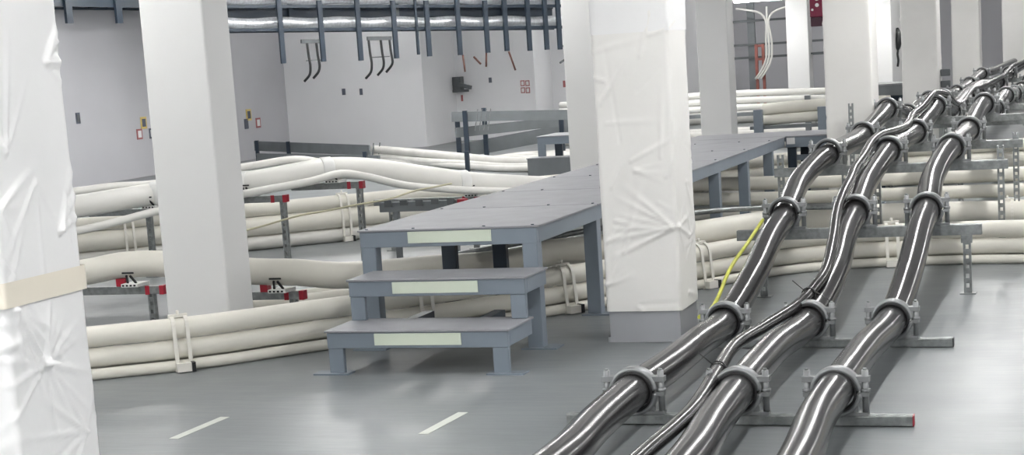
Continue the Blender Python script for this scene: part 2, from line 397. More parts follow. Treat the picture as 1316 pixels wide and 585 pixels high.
# ------------------------------------------------------------------ ceiling lamps
def make_lamp(loc, label, along_x=False, length=1.5):
    t = thing('strip_lamp', label, 'ceiling lamp', loc, 'strip lamps under the ceiling')
    x, y, z = loc; h = length/2
    def bx(a, b):
        (ax, ay, az), (bx_, by, bz) = a, b
        if along_x: return (x+ay, y+ax, z+az), (x+by, y+bx_, z+bz)
        return (x+ax, y+ay, z+az), (x+bx_, y+by, z+bz)
    part('housing', MB().box(*bx((-.07, -h, .02), (.07, h, .08))), 'lamp_body', t, bevel=.008)
    part('tube', MB().box(*bx((-.05, -h+.02, -.02), (.05, h-.02, .019))), 'lamp_tube', t, bevel=.012)
    for s in (-1, 1):
        p = V(loc) + (V((s*h*.7, 0, 0)) if along_x else V((0, s*h*.7, 0)))
        part('hanger', MB().cyl(p + V((0, 0, .08)), V((p.x, p.y, CEIL)), .006, 6), 'galvanised', t)
    return t
lamp = None
LZ = 2.5
def lamp_row(x, ys, word):
    global lamp
    for y in ys:
        lab = word
        if lamp is None: lamp = make_lamp((x, y, LZ), lab)
        else: copy_tree(lamp, (x, y, LZ), lab)
lamp_row(-1.08, (-1.5, 1.2, 4.0, 7.2, 9.8, 12.4, 15.0, 17.6, 20.2, 24, 28, 32, 37), 'white strip lamp hung above the black cable run, out of sight over it')
lamp_row(2.6, (0, 3, 6, 9, 12, 15, 18, 23, 30), 'unseen white strip lamp added on the right side to light the wrapped column')  # row added to brighten the right face of the wrapped column
lamp_row(-3.4, (-2.2, -.2, 1.8, 3.4), 'unseen white strip lamp added near the camera to light front faces')  # added above and behind the camera to lift front-facing surfaces
LZ = 2.75
lamp_row(-5.6, (-1.5, 1.5, 4.5, 7.5, 12.5, 16, 20, 25), 'white strip lamp hung above the thick white cables, out of sight over them')
LZ = 3.02
lamp_row(-9.6, (0, 4, 8, 12, 16, 20, 24), 'white strip lamp hung near the left wall, out of sight above the frame')
lamp_row(-12.6, (3, 9, 13, 16, 19, 22), 'white strip lamp hung beside the far left wall, out of sight above the frame')
for x, y in ((-11.0, 23.2), (-9.0, 25.5), (-7.4, 26.5), (-7.4, 29.5), (-12.6, 27.6), (-9.6, 21.5), (-7.9, 23.5), (-8.0, 33), (-7.2, 36), (-3, 38.5), (0, 40), (-7.5, 41)):
    make_lamp((x, y, 3.06), 'unseen white strip lamp added crosswise to brighten the far walls', True)  # extra lamps added above the frame to light the far walls
make_lamp((-5.45, 29, 2.235), 'glowing white strip lamp across the aisle left of the dark red box', True, .95)
make_lamp((-3.3, 27, 2.07), 'glowing white strip lamp far off beside the handset column', True, .95)

# ------------------------------------------------------------------ steel platform and steps
def leg(t, x0, x1, y0, y1, z0, z1, foot=0, m='blue_grey_paint'):
    l = part('leg', MB().box((x0, y0, z0), (x1, y1, z1)), m, t, bevel=.004)
    if foot:
        part('foot_plate', MB().box((min(x0, x0+foot*.05)-.03, y0-.03, 0), (max(x1, x1+foot*.05)+.03, y1+.03, .008)), 'blue_grey_paint', l)
    return l
PX0, PX1 = -3.79, -2.79
pl = thing('steel_platform', 'long grey steel walkway platform with plated top behind the steps', 'platform', (-3.29, 8.38, 0))
ys = [8.36, 9.48, 10.6, 11.72, 12.84, 13.96, 15.08, 15.72]
for a, b in zip(ys, ys[1:]):
    part('deck_plate', MB().box((PX0-.012, a+.006, .640), (PX1+.012, b-.006, .650)), 'tread_paint', pl, bevel=.002)
part('front_beam', MB().box((PX0, 8.37, .555), (PX1, 8.41, .6385)), 'blue_grey_paint', pl, bevel=.003)
part('side_beam', MB().box((PX1-.04, 8.41, .555), (PX1, 15.72, .6385)), 'blue_grey_paint', pl, bevel=.003)
part('side_beam', MB().box((PX0, 8.41, .555), (PX0+.04, 15.72, .6385)), 'blue_grey_paint', pl, bevel=.003)
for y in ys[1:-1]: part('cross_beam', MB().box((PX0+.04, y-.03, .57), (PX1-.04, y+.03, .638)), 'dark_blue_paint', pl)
part('glow_strip', MB().box((-3.51, 8.364, .575), (-3.04, 8.37, .636)), 'glow_strip', pl, label='pale green glow strip')
for i, y in enumerate([8.37, 9.48, 10.6, 11.72, 12.84, 13.96, 15.08]):
    leg(pl, PX1-.085, PX1-.002, y+.002, y+.08, 0, .556, 1)
    if i in (0, 3, 6): leg(pl, PX0+.002, PX0+.085, y+.002, y+.08, 0, .556, -1)
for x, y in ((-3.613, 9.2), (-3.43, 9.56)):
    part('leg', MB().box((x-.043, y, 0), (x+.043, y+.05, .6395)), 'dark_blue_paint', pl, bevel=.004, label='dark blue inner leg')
bolts = MB()
for y in ys[:-1]:
    for x in (PX0+.03, PX0+.3, PX1-.3, PX1-.03):
        bolts.cyl((x, y+.04, .650), (x, y+.04, .654), .009, 8)
b = part('bolt_heads', bolts, 'dark_blue_paint', pl); b['kind'] = 'stuff'
# arm of the platform going right behind the wrapped column
pa = thing('steel_platform', 'grey steel platform arm with small white tag running right behind the wrapped column', 'platform', (-2.2, 16, 0))
part('deck_plate', MB().box((-3.79, 15.74, .640), (-1.98, 16.6, .650)), 'tread_paint', pa, bevel=.002)
part('front_beam', MB().box((-2.785, 15.745, .545), (-1.98, 15.785, .6385)), 'blue_grey_paint', pa, bevel=.003)
part('front_beam', MB().box((-2.785, 15.82, .42), (-1.98, 15.85, .47)), 'blue_grey_paint', pa)
part('back_beam', MB().box((-3.79, 16.55, .555), (-1.98, 16.59, .6385)), 'blue_grey_paint', pa, bevel=.003)
part('tag', MB().box((-2.775, 15.741, .575), (-2.70, 15.745, .635)), 'sign_white', pa, label='small white tag')
for x in (-3.76, -2.74, -2.03): 
    for y in (15.79, 16.5): leg(pa, x-.04, x+.04, y, y+.05, 0, .556, 1, 'dark_blue_paint')
# lower treads
def tread(label, y0, y1, z, base, sx0, sx1, sname):
    x0, x1 = -3.70, -2.74
    t = thing('step', label, 'step', ((x0+x1)/2, y0, base), None)
    part('tread_plate', MB().box((x0-.01, y0-.008, z-.010), (x1+.01, y1, z)), 'tread_paint', t, bevel=.002)
    part('front_beam', MB().box((x0, y0, z-.090), (x1, y0+.035, z-.0115)), 'blue_grey_paint', t, bevel=.003)
    for x in (x0, x1-.035): part('side_beam', MB().box((x, y0+.0355, z-.088), (x+.035, y1-.005, z-.0115)), 'blue_grey_paint', t, bevel=.003)
    part('glow_strip', MB().box((sx0, y0-.005, z-.075), (sx1, y0, z-.016)), 'glow_strip', t, label='pale green glow strip')
    for x, f in ((x0, -1), (x1-.085, 1)):
        leg(t, x+.002, x+.083, y0+.003, y0+.033, base, z-.0905, f if base == 0 else 0)
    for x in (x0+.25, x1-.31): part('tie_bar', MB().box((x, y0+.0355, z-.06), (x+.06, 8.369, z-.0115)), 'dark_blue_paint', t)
    return t
tread('lowest grey step with pale strip, standing on the floor', 7.68, 8.06, .222, 0, -3.44, -2.98, '')
tread('middle grey step with pale strip, above the lowest step', 7.985, 8.335, .436, .2225, -3.455, -2.99, '')

# ------------------------------------------------------------------ floor marks
for (x0, y0, x1, y1), lab in (((-3.79, 6.25, -3.73, 6.68), 'short white painted dash on the floor near the left wrapped column'),
                              ((-2.70, 6.39, -2.635, 6.81), 'short white painted dash on the floor in front of the steps')):
    m = MB(); c = .045
    m.add([(x0, y0, .0006), (x0+c, y0, .0006), (x1, y1, .0006), (x1-c, y1, .0006), (x0, y0, .002), (x0+c, y0, .002), (x1, y1, .002), (x1-c, y1, .002)],
          [(0,1,2,3),(4,5,6,7),(0,1,5,4),(1,2,6,5),(2,3,7,6),(3,0,4,7)])
    solo('floor_marking', m, 'mark_paint', lab, 'floor marking', (x0, y0, 0))

# ------------------------------------------------------------------ black power cables
R = .072
for key, lab in (('left_cable', 'thick glossy black cable, leftmost of the three running away on clamps'),
                 ('middle_cable', 'thick glossy black cable in the middle, under the thin black cable'),
                 ('right_cable', 'thick glossy black cable, rightmost of the three running away on clamps')):
    p = smooth_path(DATA[key])
    solo('power_cable', MB().tube(p, R, 24), 'cable_jacket', lab, 'cable', DATA[key][0], 'thick black power cables')
p = smooth_path(DATA['thin_cable'], .04)
tc = thing('thin_cable', 'thin black cable snaking along the middle thick cable', 'cable', DATA['thin_cable'][0])
part('jacket', MB().tube(p, .029, 16), 'cable_jacket', tc)
for y in (6.83, 8.5):
    q = min(p, key=lambda v: abs(v.y-y))
    m = MB(); pts = [(q.x + .034*math.cos(a), q.y + .004*math.sin(a), q.z + .034*math.sin(a)) for a in [2*math.pi*k/14 for k in range(15)]]
    m.tube(pts, .004, 6); m.cyl((q.x-.02, q.y, q.z+.02), (q.x-.075, q.y-.02, q.z+.075), .0025, 6)
    m.tube([(q.x+.02, q.y, q.z+.02), (q.x+.07, q.y-.03, q.z+.0), (q.x+.12, q.y-.05, q.z-.03)], .0025, 6)
    part('cable_tie', m, 'black_plastic', tc, label='black cable tie with loose tail')

# rails that carry them: (Y, z of rail top, left X, right X, posts X)
RAILS = [(6.62, .045, -2.12, -.72, ()), (8.36, .045, -1.97, -.71, ()), (10.1, .405, -2.10, -.68, (-1.95, -.765)), (11.85, .64, -2.18, -.62, (-2.145, -1.48, -.67)),
         (13.6, .662, -2.05, -.60, (-1.95, -.655)), (15.3, .778, -1.91, -.60, (-1.2, -.64)), (17.05, .652, -2.05, -.6, (-2.0, -.64)), (19.0, .70, -2.05, -.6, (-2.0, -.64)),
         (20.8, .65, -2.05, -.6, (-2.0, -.64)), (22.7, .64, -2.0, -.6, (-1.95, -.64)), (24.8, .68, -2.05, -.6, (-2.0, -.64)), (27.5, .74, -2.05, -.6, (-2.0, -.64))]
ORD = ['nearest', 'second', 'third', 'fourth', 'fifth', 'sixth', 'seventh', 'eighth', 'ninth', 'tenth', 'eleventh', 'twelfth']
def slotted(x0, x1, y0, y1, z0, z1):
    """C-shaped slotted upright: back web with a row of holes left between rungs, two flanges"""
    m = MB(); w = x1-x0
    m.box((x0, y0, z0), (x0+w*.28, y1, z1)); m.box((x1-w*.28, y0, z0), (x1, y1, z1))
    n = max(2, int((z1-z0)/.05)); h = (z1-z0)/n
    for k in range(n):
        m.box((x0+w*.28, y0+.004, z0+k*h), (x1-w*.28, y0+.012, z0+k*h+h*.55))
    return m
for i, (y, z, xl, xr, posts) in enumerate(RAILS):
    where = 'lying flat on the floor' if not posts else 'raised on posts over the white cables'
    t = thing('strut_rail', f'galvanised cross rail {where}, {ORD[i]} rail under the black cables', 'rail', ((xl+xr)/2, y, 0), 'cross rails under the black cables')
    h = .041 if not posts else .062
    m = MB(); m.box((xl, y-.022, z-h), (xr, y+.022, z-.004)); m.box((xl, y-.022, z-.004), (xr, y-.008, z)); m.box((xl, y+.008, z-.004), (xr, y+.022, z))
    part('channel', m, 'galvanised', t, bevel=.002)
    if not posts: part('end_cap', MB().box((xr, y-.023, z-h), (xr+.004, y+.023, z)), 'red_cap' if i == 0 else 'black_plastic', t)
    for k, px in enumerate(posts):
        top = z-h if i != 3 or k == 1 else z+.09
        if i == 4 and k == 1: top = z+.05
        yy = y if top < z else y+.045
        p = part('post', slotted(px-.022, px+.022, yy-.02, yy+.02, .006, top), 'galvanised', t)
        part('foot_plate', MB().box((px-.045, yy-.04, 0), (px+.045, yy+.04, .006)), 'galvanised', p)
        if top < z: part('bracket', MB().box((px-.032, yy-.03, top-.045), (px+.032, yy-.0205, top)), 'galvanised', p)

# clamps: built once, copied along the three cables
def make_clamp(loc, label):
    x, y, z = loc       # z = rail top, ring centre .095 above
    c = V((x, y, z+.093))
    t = thing('cable_clamp', label, 'cable clamp', loc, 'alloy clamps on the black cables')
    part('liner', MB().ring(c, .083, .073, .066), 'rubber', t)
    part('upper_saddle', MB().ring(c, .100, .0831, .058, 4, 176).box((c.x-.131, y-.020, c.z+.040), (c.x-.076, y+.020, c.z+.062)).box((c.x+.076, y-.020, c.z+.040), (c.x+.131, y+.020, c.z+.062)), 'cast_alloy', t)
    low = MB().ring(c, .100, .0831, .058, 184, 356)
    low.box((c.x-.128, y-.022, c.z-.018), (c.x-.092, y+.022, c.z-.002)); low.box((c.x+.092, y-.022, c.z-.018), (c.x+.128, y+.022, c.z-.002))
    low.box((c.x-.125, y-.024, z), (c.x+.125, y+.024, z+.012))
    for s in (-1, 1): low.box((min(c.x+s*.06, c.x+s*.085), y-.012, z+.011), (max(c.x+s*.06, c.x+s*.085), y+.012, z+.05))
    part('lower_saddle', low, 'cast_alloy', t)
    for s in (-1, 1):
        px = c.x + s*.113
        b = part('post', MB().cyl((px, y, z+.012), (px, y, c.z+.085), .0135, 12), 'cast_alloy', t)
        part('nut', MB().cyl((px, y, c.z-.002), (px, y, c.z+.012), .021, 6), 'cast_alloy', b)
        part('bolt_head', MB().cyl((px, y, c.z+.085), (px, y, c.z+.093), .008, 6), 'galvanised', b)
    return t
proto = None
AX = {'left': -1.82, 'middle': -1.4, 'right': -.995}
KEY = {'left': 'left_cable', 'middle': 'middle_cable', 'right': 'right_cable'}
PATHS = {k: smooth_path(DATA[KEY[k]]) for k in AX}
for i, (y, z, xl, xr, posts) in enumerate(RAILS):
    for k in ('left', 'middle', 'right'):
        q = min(PATHS[k], key=lambda v: abs(v.y-y))
        lab = f'grey alloy ring clamp on the {k} black cable, at the {ORD[i]} rail'
        loc = (q.x, y, q.z-.093 if posts else z)
        if posts: loc = (q.x, y, z)
        if proto is None: proto = make_clamp(loc, lab)
        else: copy_tree(proto, loc, lab)
# spare upright at the sixth rail
t = thing('upright', 'short slotted galvanised upright standing in front of the far wrapped column', 'post', (-2.06, 14.9, 0))
part('channel', slotted(-2.085, -2.045, 14.88, 14.92, .006, .95), 'galvanised', t)
part('foot_plate', MB().box((-2.11, 14.85, 0), (-2.02, 14.95, .006)), 'galvanised', t)

# yellow-green wire by the left cable
yp = smooth_path([(-1.965, 8.42, .15), (-1.96, 8.75, .16), (-1.95, 9.15, .30), (-1.935, 9.6, .39), (-1.93, 10.04, .47)], .05)
solo('earth_wire', MB().tube(yp, .0105, 10), 'yellow_green', 'yellow green wire slung beside the left black cable', 'wire', yp[0])

# ------------------------------------------------------------------ white cables strapped along the floor
base = [(-8.4, 5.6, 0), (-6.6, 6.45, 0), (-5.6, 7.07, 0), (-4.955, 7.50, 0), (-4.524, 7.80, 0), (-4.043, 8.33, 0), (-3.52, 8.90, 0), (-3.093, 9.416, 0), (-2.8, 9.83, 0), (-2.416, 10.42, 0),
        (-2.058, 10.95, 0), (-1.75, 11.2, 0), (-1.395, 11.32, 0), (-.89, 11.37, 0), (-.4, 11.33, 0), (.4, 11.25, 0), (2.5, 11.1, 0)]
bp_ = smooth_path(base, .08)
GA = 'white cables strapped together on the floor'
SA = [(.03, -.035, .03, 'cream_jacket', 'thin cream cable, lowest of the strapped stack along the floor'),
      (.052, -.075, .112, 'cream_jacket', 'thick cream cable, middle one of the strapped stack along the floor'),
      (.056, -.085, .221, 'cream_jacket', 'thick cream cable, topmost of the strapped stack along the floor'),
      (.052, -.19, .065, 'cream_jacket', 'thick cream cable, hidden rear one of the strapped floor stack')]
for r, s, z, m, lab in SA:
    pp = shift_path(bp_, s, z)
    solo('white_cable', MB().tube(pp, r, 16), m, lab, 'cable', pp[0], GA)
def hull(cs):
    """convex outline of circles (u, z, r)"""
    pts = []
    for u, z, r in cs:
        for k in range(20): a = 2*math.pi*k/20; pts.append((u + r*math.cos(a), z + r*math.sin(a)))
    pts = sorted(set(pts))
    def half(ps):
        h = []
        for p in ps:
            while len(h) > 1 and (h[-1][0]-h[-2][0])*(p[1]-h[-2][1]) - (h[-1][1]-h[-2][1])*(p[0]-h[-2][0]) <= 0: h.pop()
            h.append(p)
        return h
    a = half(pts); b = half(pts[::-1])
    return a[:-1] + b[:-1]
def strap(x, lab, path=None, circles=None, m='cream_plastic', foot=True):
    path = path or bp_
    p, d = along(path, x); n = V((d.y, -d.x, 0))
    circles = circles or [(s, z, r) for r, s, z, _, _ in SA]
    o = hull([(u, z, r + .003) for u, z, r in circles])
    t = thing('cable_strap', lab, 'cable strap', (p.x, p.y, p.z), 'plastic straps round the white cables')
    umax = max(u + r for u, z, r in circles); zt = max(z + r for u, z, r in circles); ut = max(circles, key=lambda c: c[1])[0]
    for k in (-1, 1):
        off = d*k*.035
        loop = [p + off + n*u + V((0, 0, z)) for u, z in o]
        part('band', MB().band(loop, d, .02, .009), m, t)
    top = p + n*ut + V((0, 0, zt + .010))
    mb = MB().bar(top - d*.05, top + d*.05, .03, .016); mb.cyl(top - n*.0, top + V((0, 0, .028)), .008, 8)
    part('top_lug', mb, m, t)
    if foot:
        f = p + n*(umax + .03)
        part('foot_block', MB().bar(f - d*.045 + V((0, 0, .028)), f + d*.03 + V((0, 0, .028)), .04, .045), m, t)
        part('foot_end', MB().bar(f + d*.031 + n*.003 + V((0, 0, .028)), f + d*.05 + n*.003 + V((0, 0, .028)), .05, .05), 'black_plastic', t, label='black end block')
    return t
strap(-4.57, 'cream double strap round the floor cables left of the steps')
strap(-3.60, 'cream double strap round the floor cables behind the lower steps')
strap(-2.99, 'cream double strap round the floor cables under the platform beside the wrapped column')
strap(-2.37, 'cream double strap round the floor cables just right of the wrapped column')
strap(-1.33, 'cream double strap round the floor cables between middle and right black cables')
strap(-5.7, 'cream double strap round the floor cables, hidden behind the left wrapped column')

# low thick cable on red-capped rails
lowp = [(-9.5, 8.6, .36), (-8, 8.9, .36), (-7, 9.1, .36)] + DATA['low_cable'] + [(-.3, 13.55, .1), (1, 13.6, .085), (3, 13.6, .085)]
lp = smooth_path(lowp, .08)
solo('white_cable', MB().tube(lp, .082, 18), 'cream_jacket', 'thick cream cable resting on low red-capped rails behind the bare column', 'cable', lp[0], 'thick white cables')
lp2 = smooth_path([(-8, 10.2, .2), (-6.2, 10.1, .24), (-4.6, 10.1, .22), (-3.8, 10.25, .31), (-3.1, 10.6, .39), (-2.5, 11.2, .42), (-1.6, 12.4, .3)], .1)
solo('conduit', MB().tube(lp2, .018, 10), 'galvanised', 'thin grey conduit above the thick cream cable under the platform', 'conduit', lp2[0])
def saddle(x, y, z, r, lab):
    t = thing('cable_saddle', lab, 'saddle', (x, y, z), 'saddles under the thick white cables')
    part('base', MB().box((x-.06, y-.085, z), (x+.06, y+.06, z+.022)), 'white_plastic', t, bevel=.003)
    m = MB()
    for k in range(4): m.box((x-.05+k*.027, y-.088, z+.006), (x-.036+k*.027, y-.0855, z+.017))
    part('slots', m, 'black_plastic', t)
    for s in (-1, 1): part('ear', MB().bar((x+s*.03, y-.05, z+.022), (x+s*.012, y-r-.005, z+.075), .012, .010, (0, 1, 0)), 'black_plastic', t)
    part('cap', MB().box((x-.040, y-r-.012, z+.086), (x+.040, y-r-.003, z+.096)), 'black_plastic', t)
    return t
def low_rail(xa, xb, y, z, leg_xs, lab, cap=True, ht=.05, red='red_cap'):
    t = thing('support_rail', lab, 'rail', ((xa+xb)/2, y, 0))
    part('channel', MB().box((xa, y-.025, z-ht), (xb, y+.025, z)), 'galvanised', t, bevel=.003)
    if cap:
        part('end_cap', MB().box((xb, y-.028, z-ht-.003), (xb+.03, y+.028, z+.003)), red, t, label='red end cap')
        part('end_cap', MB().box((xb-.10, y-.0285, z-ht-.003), (xb-.07, y-.0255, z+.003)), red, t, label='red clip')
    for x in leg_xs:
        l = part('leg', slotted(x-.022, x+.022, y-.018, y+.018, .006, z-ht), 'galvanised', t)
        part('foot_plate', MB().box((x-.05, y-.05, 0), (x+.05, y+.05, .006)), 'galvanised', l)
    return t
low_rail(-6.4, -5.56, 9.25, .258, (-5.63, -6.3), 'low galvanised rail with red end cap left of the bare column')
low_rail(-5.3, -4.67, 9.38, .190, (-4.72, -5.2), 'low galvanised rail with red end cap just right of the bare column')
saddle(-5.74, 9.26, .259, .082, 'white saddle with dark slots under the cream cable left of the bare column')
saddle(-4.78, 9.36, .191, .082, 'white saddle with dark slots under the cream cable right of the bare column')
solo('end_stop', MB().box((-5.86, 9.215, .259), (-5.80, 9.27, .31)), 'red_cap', 'small dark red stop block on the rail left of the bare column', 'block', (-5.83, 9.24, .259), bevel=.004)
solo('end_stop', MB().box((-4.92, 9.33, .191), (-4.87, 9.39, .24)), 'red_cap', 'small dark red stop block on the rail right of the bare column', 'block', (-4.9, 9.36, .191), bevel=.004)

# high thick white cable and its two thin companions
up = [(-9.3, 9.6, .58), (-8.3, 10.4, .60)] + DATA['upper_cable'] + [(-4.25, 15.0, .33), (-4.15, 15.4, .32)]
upp = smooth_path(up, .06)
uc = thing('white_cable', 'thick bright white cable raised on posts, crossing left to right behind the column', 'cable', tuple(upp[0]), 'thick white cables')
part('jacket', MB().tube(upp, .086, 20), 'white_jacket', uc)
for x in (-7.0, -6.25, -5.67, -4.93):
    q, d = along(upp, x); m = MB()
    m.tube([q - d*.045, q - d*.04, q + d*.04, q + d*.045], [.088, .092, .092, .088], 20)
    part('sleeve', m, 'white_plastic', uc)
tb = smooth_path([(-9.3, 9.9, .62), (-8.3, 10.7, .68)] + DATA['upper_thin_back'] + [(-5.5, 12.7, .69)], .06)
solo('thin_white_cable', MB().tube(tb, .030, 12), 'white_jacket', 'thin white cable running on top behind the thick bright white cable', 'cable', tb[0])
tf = smooth_path([(-9.2, 9.4, .42), (-8.2, 10.2, .43)] + DATA['upper_thin_front'] + [(-4.35, 14.9, .30)], .06)
solo('thin_white_cable', MB().tube(tf, .030, 12), 'white_jacket', 'thin white cable swooping along front of the thick bright white cable', 'cable', tf[0])
for x, lab in ((-7.02, 'white saddle under the bright cable left of the bare column'), (-6.2, 'white saddle under the bright cable right of the bare column'),
               (-5.62, 'white saddle under the crest of the bright raised cable'), (-4.86, 'white saddle under the bright cable near the platform')):
    q, d = along(upp, x)
    saddle(q.x, q.y, q.z-.108, .086, lab)
def high_support(x, y, z, xa, xb, lab, cap=True):
    t = low_rail(xa, xb, y, z, (x,), lab, cap)
    return t
for sx, lg, xa, xb, lab in ((-7.02, -7.07, -7.6, -6.9, 'dark support post and rail under the bright cable left of the bare column'),
                        (-6.2, -5.93, -6.7, -5.92, 'slotted support post with red-tipped rail right of the bare column'),
                        (-5.62, -5.43, -6.0, -5.42, 'slotted support post with red-tipped rail below the crest of the bright cable'),
                        (-4.86, -4.87, -5.75, -4.86, 'long dark support rail with red tip left of the platform')):
    q, d = along(upp, sx)
    low_rail(xa, xb, q.y, q.z-.109, (lg,) if sx != -4.86 else (lg, -5.6), lab)
t = thing('channel_beam', 'dark grey green channel beam below the bright cable left of the platform', 'beam', (-5.0, 12.2, 0))
part('beam', MB().box((-5.33, 12.18, .40), (-4.68, 12.24, .475)), 'rack_grey', t, bevel=.004)
for k in range(5): part('clip', MB().box((-5.28+k*.13, 12.165, .44+.01*(k%2)), (-5.22+k*.13, 12.18, .49)), 'device_grey', t)
part('end_cap', MB().box((-4.68, 12.175, .395), (-4.62, 12.245, .48)), 'red_cap', t, label='red end cap')
for x in (-5.2, -4.72): part('leg', MB().box((x-.02, 12.19, 0), (x+.02, 12.23, .40)), 'rack_grey', t)
cp = smooth_path([(-6.5, 11.1, .33)] + DATA['cord'], .05)
solo('cord', MB().tube(cp, .007, 8), 'cord_beige', 'thin beige cord sagging below the bright white cable', 'cord', cp[0])

# second floor stack further back, left
dbase = smooth_path([(-10.5, 10.6, 0), (-9.2, 11.6, 0), (-8.218, 12.365, 0), (-7.5, 12.95, 0), (-6.95, 13.35, 0), (-6.3, 13.93, 0), (-5.75, 14.45, 0), (-4.9, 15.2, 0), (-4.0, 15.9, 0), (-3.0, 17, 0), (-1.2, 17.6, 0), (3, 17.6, 0)], .1)
SD = [(.06, -.08, .06, 'dull_jacket', 'lowest'), (.085, -.10, .205, 'cream_jacket', 'middle'), (.062, -.11, .352, 'cream_jacket', 'topmost'), (.08, -.28, .08, 'cream_jacket', 'rear')]
for r, s, z, m, w in SD:
    pp = shift_path(dbase, s, z)
    solo('white_cable', MB().tube(pp, r, 14), m, f'{w} cream cable of the floor stack behind the raised bright cable', 'cable', pp[0], 'cream cables of the rear floor stack')
for x, lab in ((-6.38, 'cream strap round the rear floor stack beside platform front corner'), (-7.86, 'cream strap round the rear floor stack left of the bare column')):
    strap(x, lab, dbase, [(s, z, r) for r, s, z, _, _ in SD])

# three white cables on the floor in the far middle
for k, r in (('a', .065), ('b', .055), ('c', .045)):
    pts = [(x, y, max(z, r)) for x, y, z in DATA['E_cables'][k] if x > -11.2]
    last = V(pts[-1]); 
    yy = {'a': 22.12, 'b': 21.92, 'c': 21.74}[k]; pts = pts[:-1] + [(-6.75, yy, r + .005), (-5.4, yy - .05, r)]
    pp = smooth_path(pts, .12)
    w = {'a': 'top', 'b': 'middle', 'c': 'lowest'}[k]
    solo('white_cable', MB().tube(pp, r, 12), 'dull_jacket', f'{w} of three pale cables lying far back left of the small far steps', 'cable', pp[0], 'pale cables in the far middle')
# grey ladder sides running along far left floor
def beam_rack(lab, p, q, hgt, m, posts, pz):
    t = thing('cable_tray', lab, 'cable tray', tuple(p))
    part('side_panel', MB().bar(p, q, .03, hgt), m, t)
    for a in posts:
        c = V(p).lerp(V(q), a)
        part('post', MB().box((c.x-.03, c.y-.06, 0), (c.x+.03, c.y-.018, c.z+pz)), 'dark_blue_paint', t)
    return t
beam_rack('long grey tray panel standing low along the far left floor', (-14.3, 27.4, .29), (-11.25, 25.5, .21), .17, 'rack_grey', (.03, .32), .10)
beam_rack('second grey tray panel low behind the bright raised cable', (-13.7, 26.3, .13), (-10.7, 24.6, .09), .16, 'rack_grey', (.9,), .14)
for (x, y, h_), lab in (((-11.05, 25.2, .34), 'galvanised bracket pair at the end of the long grey tray panel'), ):
    t = thing('bracket', lab, 'bracket', (x, y, 0))
    for s in (-.05, .06): part('upright', MB().bar((x+s, y, 0), (x+s+.06, y, h_), .02, .02, (0, 1, 0)), 'galvanised', t)
    part('foot', MB().box((x-.1, y-.05, 0), (x+.12, y+.05, .01)), 'galvanised', t)
t = thing('post', 'thin dark post among the pale cables in the far middle', 'post', (-8.35, 22.25, 0))
part('shaft', MB().box((-8.39, 22.23, .01), (-8.33, 22.27, .30)), 'dark_blue_paint', t)
part('foot_plate', MB().box((-8.43, 22.2, 0), (-8.29, 22.3, .01)), 'dark_blue_paint', t)

# grey rack of trays before the stepped wall
t = thing('tray_rack', 'grey rack with two long tray beams and dark posts before the stepped wall', 'rack', (-8.6, 25, 0))
part('beam', MB().bar((-9.45, 24.6, .705), (-7.4, 25.0, .62), .04, .15), 'rack_grey', t)
part('beam', MB().bar((-9.4, 24.6, .46), (-7.75, 26.2, .51), .04, .15), 'rack_grey', t)
part('low_panel', MB().bar((-9.5, 24.9, .16), (-7.9, 26.6, .36), .04, .22), 'rack_grey', t)
for x, y, z in ((-9.2, 24.52, .79), (-9.1, 25.1, .80), (-7.92, 25.3, .56), (-9.4, 24.7, .75)):
    part('post', MB().box((x-.035, y-.02, 0), (x+.035, y+.02, z)), 'dark_blue_paint', t)
for k in range(4):
    part('bracket', MB().bar((-9.05+k*.07, 24.5, .48), (-8.98+k*.07, 24.5, .80), .012, .012, (0, 1, 0)), 'galvanised', t)
# loose cables on the floor by the rack
for k in range(7):
    r = .04
    pts = [(-8.9, 23.75 + k*.14, r), (-8.4, 23.80 + k*.22, r + .03*(k % 2)), (-7.9, 23.9 + k*.30, r), (-7.2, 24.2 + k*.36, r + .02*(k % 2)), (-6.2, 24.6 + k*.36, r)]
    pp = smooth_path(pts, .15)
    solo('white_cable', MB().tube(pp, r, 10), 'dull_jacket', 'pale cable lying on the floor in front of the grey tray rack', 'cable', pp[0], 'pale cables below the grey tray rack')

# small far steps
t = thing('far_steps', 'small grey two level steel stair far back left of the wrapped column', 'steps', (-6.3, 20.4, 0))
part('tread_plate', MB().box((-6.87, 20.38, .262), (-5.78, 20.68, .272)), 'tread_paint', t)
part('front_beam', MB().box((-6.86, 20.39, .0), (-5.79, 20.42, .261)), 'rack_grey', t)
part('tread_plate', MB().box((-6.82, 20.68, .515), (-5.75, 21.5, .525)), 'tread_paint', t)
part('front_beam', MB().box((-6.81, 20.69, .42), (-5.76, 20.73, .514)), 'blue_grey_paint', t)
for x in (-6.81, -5.86):
    part('leg', MB().box((x, 20.69, 0), (x+.1, 20.72, .42)), 'blue_grey_paint', t)
    part('leg', MB().box((x, 21.4, 0), (x+.1, 21.45, .514)), 'dark_blue_paint', t)

